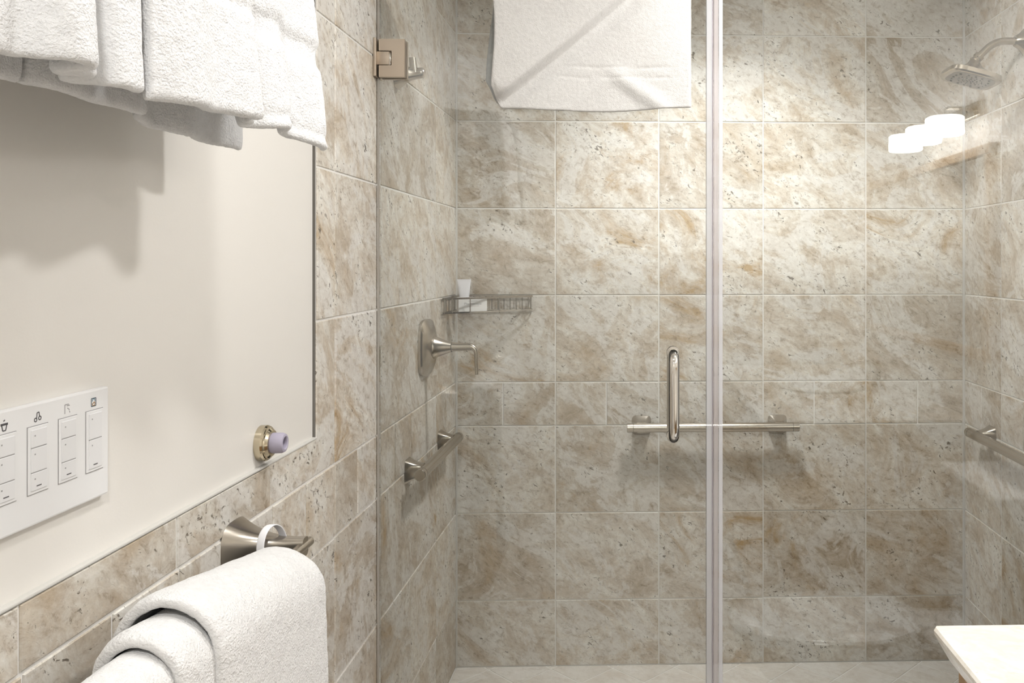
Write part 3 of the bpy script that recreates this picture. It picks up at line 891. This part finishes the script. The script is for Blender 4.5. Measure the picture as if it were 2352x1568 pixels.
# ================================================================ vanity side of the room
CX0, CY0, CY1, CZ = .444, -.35, 1.282, .87
vanity = thing('vanity_cabinet', 'honey wood vanity cabinet under the cream stone counter', 'cabinet', ((CX0+XR)/2, .47, 0))
part('carcass', boxm(.476, XR-.001, CY0+.01, 1.262, .09, .816), M_WOOD, vanity)
part('plinth', boxm(.53, XR-.001, CY0+.01, 1.255, 0.0005, .09), M_WOOD, vanity)
for k in range(3):
    y0 = CY0+.03+k*.53
    d = part('door', boxm(.458, .4755, y0, y0+.50, .12, .79, bev=.003), M_WOOD, vanity)
    bm = boxm(.4555, .4585, y0+.06, y0+.44, .18, .73, bev=.001); obj('panel', bm, M_WOOD, d)
    bm = bmesh.new(); lathe(bm, [(0, .006), (.012, .006), (.016, .014), (.024, .013), (.026, .006)], (.458, y0+(.45 if k % 2 == 0 else .05), .70), (-1, 0, 0), 20); obj('knob', bm, M_NICKEL, d, auto=40)
bm = bmesh.new()
prof = [(CX0, CZ-.004), (CX0+.003, CZ), (XR-.001, CZ), (XR-.001, CZ-.050), (CX0+.024, CZ-.050), (CX0+.0005, CZ-.010)]
def counter_ring(y, ins): return [Vector((x+(ins if x < .6 else 0), y, z)) for x, z in prof]
loft(bm, [counter_ring(CY0, 0), counter_ring(CY1-.006, 0), [Vector((p.x+(.003 if p.x < .6 else 0), CY1, p.z)) for p in counter_ring(CY1, 0)]])
ct = obj('vanity_counter', bm, M_COUNTER); tag(ct, 'cream speckled stone vanity counter with a sloping front edge', 'counter')
basin = thing('wash_basin', 'white oval wash basin set on the vanity counter', 'basin', (.80, .47, CZ))
rings = []
for z, a, b_r in ((.001, .150, .185), (.006, .172, .210), (.018, .175, .214), (.020, .168, .205), (.014, .150, .185), (.004, .10, .13), (.0025, .02, .02)):
    rings.append(superring((.80, .47, CZ+z), (1, 0, 0), (0, 1, 0), a, b_r, 2.2, 40))
part('bowl', loft(bmesh.new(), rings), M_CERAM, basin, auto=50)
fauc = thing('faucet', 'nickel faucet behind the wash basin', 'faucet', (1.06, .47, CZ))
part('body', lathe(bmesh.new(), [(.0005, .026), (.006, .026), (.012, .018), (.09, .016), (.10, .012)], (1.06, .47, CZ), (0, 0, 1), 28), M_NICKEL, fauc, auto=40)
part('spout', tube(bmesh.new(), [(1.055, .47, CZ+.08), (1.02, .47, CZ+.105), (.97, .47, CZ+.11), (.93, .47, CZ+.095), (.925, .47, CZ+.08)], [.012, .012, .0115, .011, .0105], 18), M_NICKEL, fauc, auto=60)
part('lever', tube(bmesh.new(), [(1.06, .47, CZ+.10), (1.07, .47, CZ+.13), (1.10, .47, CZ+.15)], [.008, .007, .006], 14), M_NICKEL, fauc, auto=60)

# framed mirror
MY0, MY1, MZ0, MZ1 = -.05, 1.475, 1.085, 1.800
mir = thing('wall_mirror', 'wood framed wall mirror above the vanity counter', 'mirror', (XR, (MY0+MY1)/2, (MZ0+MZ1)/2))
part('mirror_glass', boxm(XR-.014, XR-.010, MY0+.03, MY1-.03, MZ0+.03, MZ1-.03), M_MIRROR, mir)
for a in ((MY0, MY1, MZ1-.034, MZ1), (MY0, MY1, MZ0, MZ0+.034), (MY0, MY0+.045, MZ0+.034, MZ1-.034), (MY1-.045, MY1, MZ0+.034, MZ1-.034)):
    part('frame_rail', boxm(XR-.028, XR+.002, *a, bev=.003), M_WOOD, mir)

# vanity lamp with three drum shades
vl = thing('vanity_lamp', 'three-light vanity lamp with white drum shades over the mirror', 'lamp', (XR, 1.106, 1.89))
part('back_plate', boxm(XR-.020, XR+.002, .86, 1.36, 1.905, 1.955, bev=.004), M_NICKEL, vl)
for y in (.896, 1.104, 1.320):
    part('arm', tube(bmesh.new(), [(XR-.018, y, 1.93), (XR-.06, y, 1.935), (1.06, y, 1.935), (1.051, y, 1.925), (1.051, y, 1.902)], .006, 12), M_NICKEL, vl, auto=60)
    part('shade', lathe(bmesh.new(), [(.030, .012), (.030, .057), (.026, .061), (-.026, .062), (-.031, .059), (-.030, .012)], (1.051, y, 1.874), (0, 0, 1), 40), M_SHADE, vl, auto=40)

# recessed ceiling lamps; the last two are added fill lamps
def can(label, loc, group=None):
    r = thing('recessed_lamp', label, 'lamp', (loc[0], loc[1], ZC), group)
    part('trim_ring', lathe(bmesh.new(), [(0, .098), (.004, .098), (.008, .088), (.006, .075), (.001, .073)], (loc[0], loc[1], ZC-.0002), (0, 0, -1), 40, cap0=False, cap1=False), M_PLASTIC, r, auto=40)
    part('lens', lathe(bmesh.new(), [(.001, .074), (.003, .070)], (loc[0], loc[1], ZC-.0002), (0, 0, -1), 40), M_LENS, r)
can('round recessed ceiling lamp inside the shower', SHOWER_LAMP)
can('round recessed ceiling lamp by the towel bars', CEIL_AND_FILL_LAMPS[0])
can('added round recessed fill lamp beside the vanity', CEIL_AND_FILL_LAMPS[1])
can('added round recessed fill lamp above the toilet', CEIL_AND_FILL_LAMPS[2])

# toilet between the vanity and the shower glass
TY = 1.80
wc = thing('toilet', 'white ceramic toilet between the vanity and the shower glass', 'toilet', (.70, TY, 0))
def egg(cx_, a, b_r, z, n=40):
    return [Vector((cx_+(a*math.cos(2*PI*k/n) if math.cos(2*PI*k/n) > 0 else 1.25*a*math.cos(2*PI*k/n)), TY+b_r*math.sin(2*PI*k/n), z)) for k in range(n)]
part('bowl', loft(bmesh.new(), [egg(.66, .20, .11, .0005), egg(.66, .19, .10, .05), egg(.64, .17, .09, .16), egg(.60, .20, .13, .27), egg(.57, .235, .17, .36), egg(.57, .235, .175, .385)]), M_CERAM, wc, auto=50)
part('seat', loft(bmesh.new(), [egg(.57, .235, .178, .386), egg(.57, .240, .182, .395), egg(.57, .235, .178, .405)]), M_CERAM, wc, auto=50)
part('lid', loft(bmesh.new(), [egg(.57, .238, .180, .406), egg(.57, .242, .184, .415), egg(.57, .225, .165, .426)]), M_CERAM, wc, auto=50)
part('tank', boxm(.955, 1.150, TY-.20, TY+.20, .385, .765, bev=.02, seg=3), M_CERAM, wc, auto=40)
part('tank_foot', boxm(.80, 1.10, TY-.11, TY+.11, .0005, .39, bev=.02, seg=3), M_CERAM, wc, auto=40)
part('tank_lid', boxm(.943, 1.156, TY-.21, TY+.21, .766, .800, bev=.010, seg=3), M_CERAM, wc, auto=40)
part('flush_lever', tube(bmesh.new(), [(.953, TY-.15, .70), (.935, TY-.15, .70), (.932, TY-.14, .70), (.932, TY-.08, .695)], .006, 10), M_CHROME, wc, auto=60)
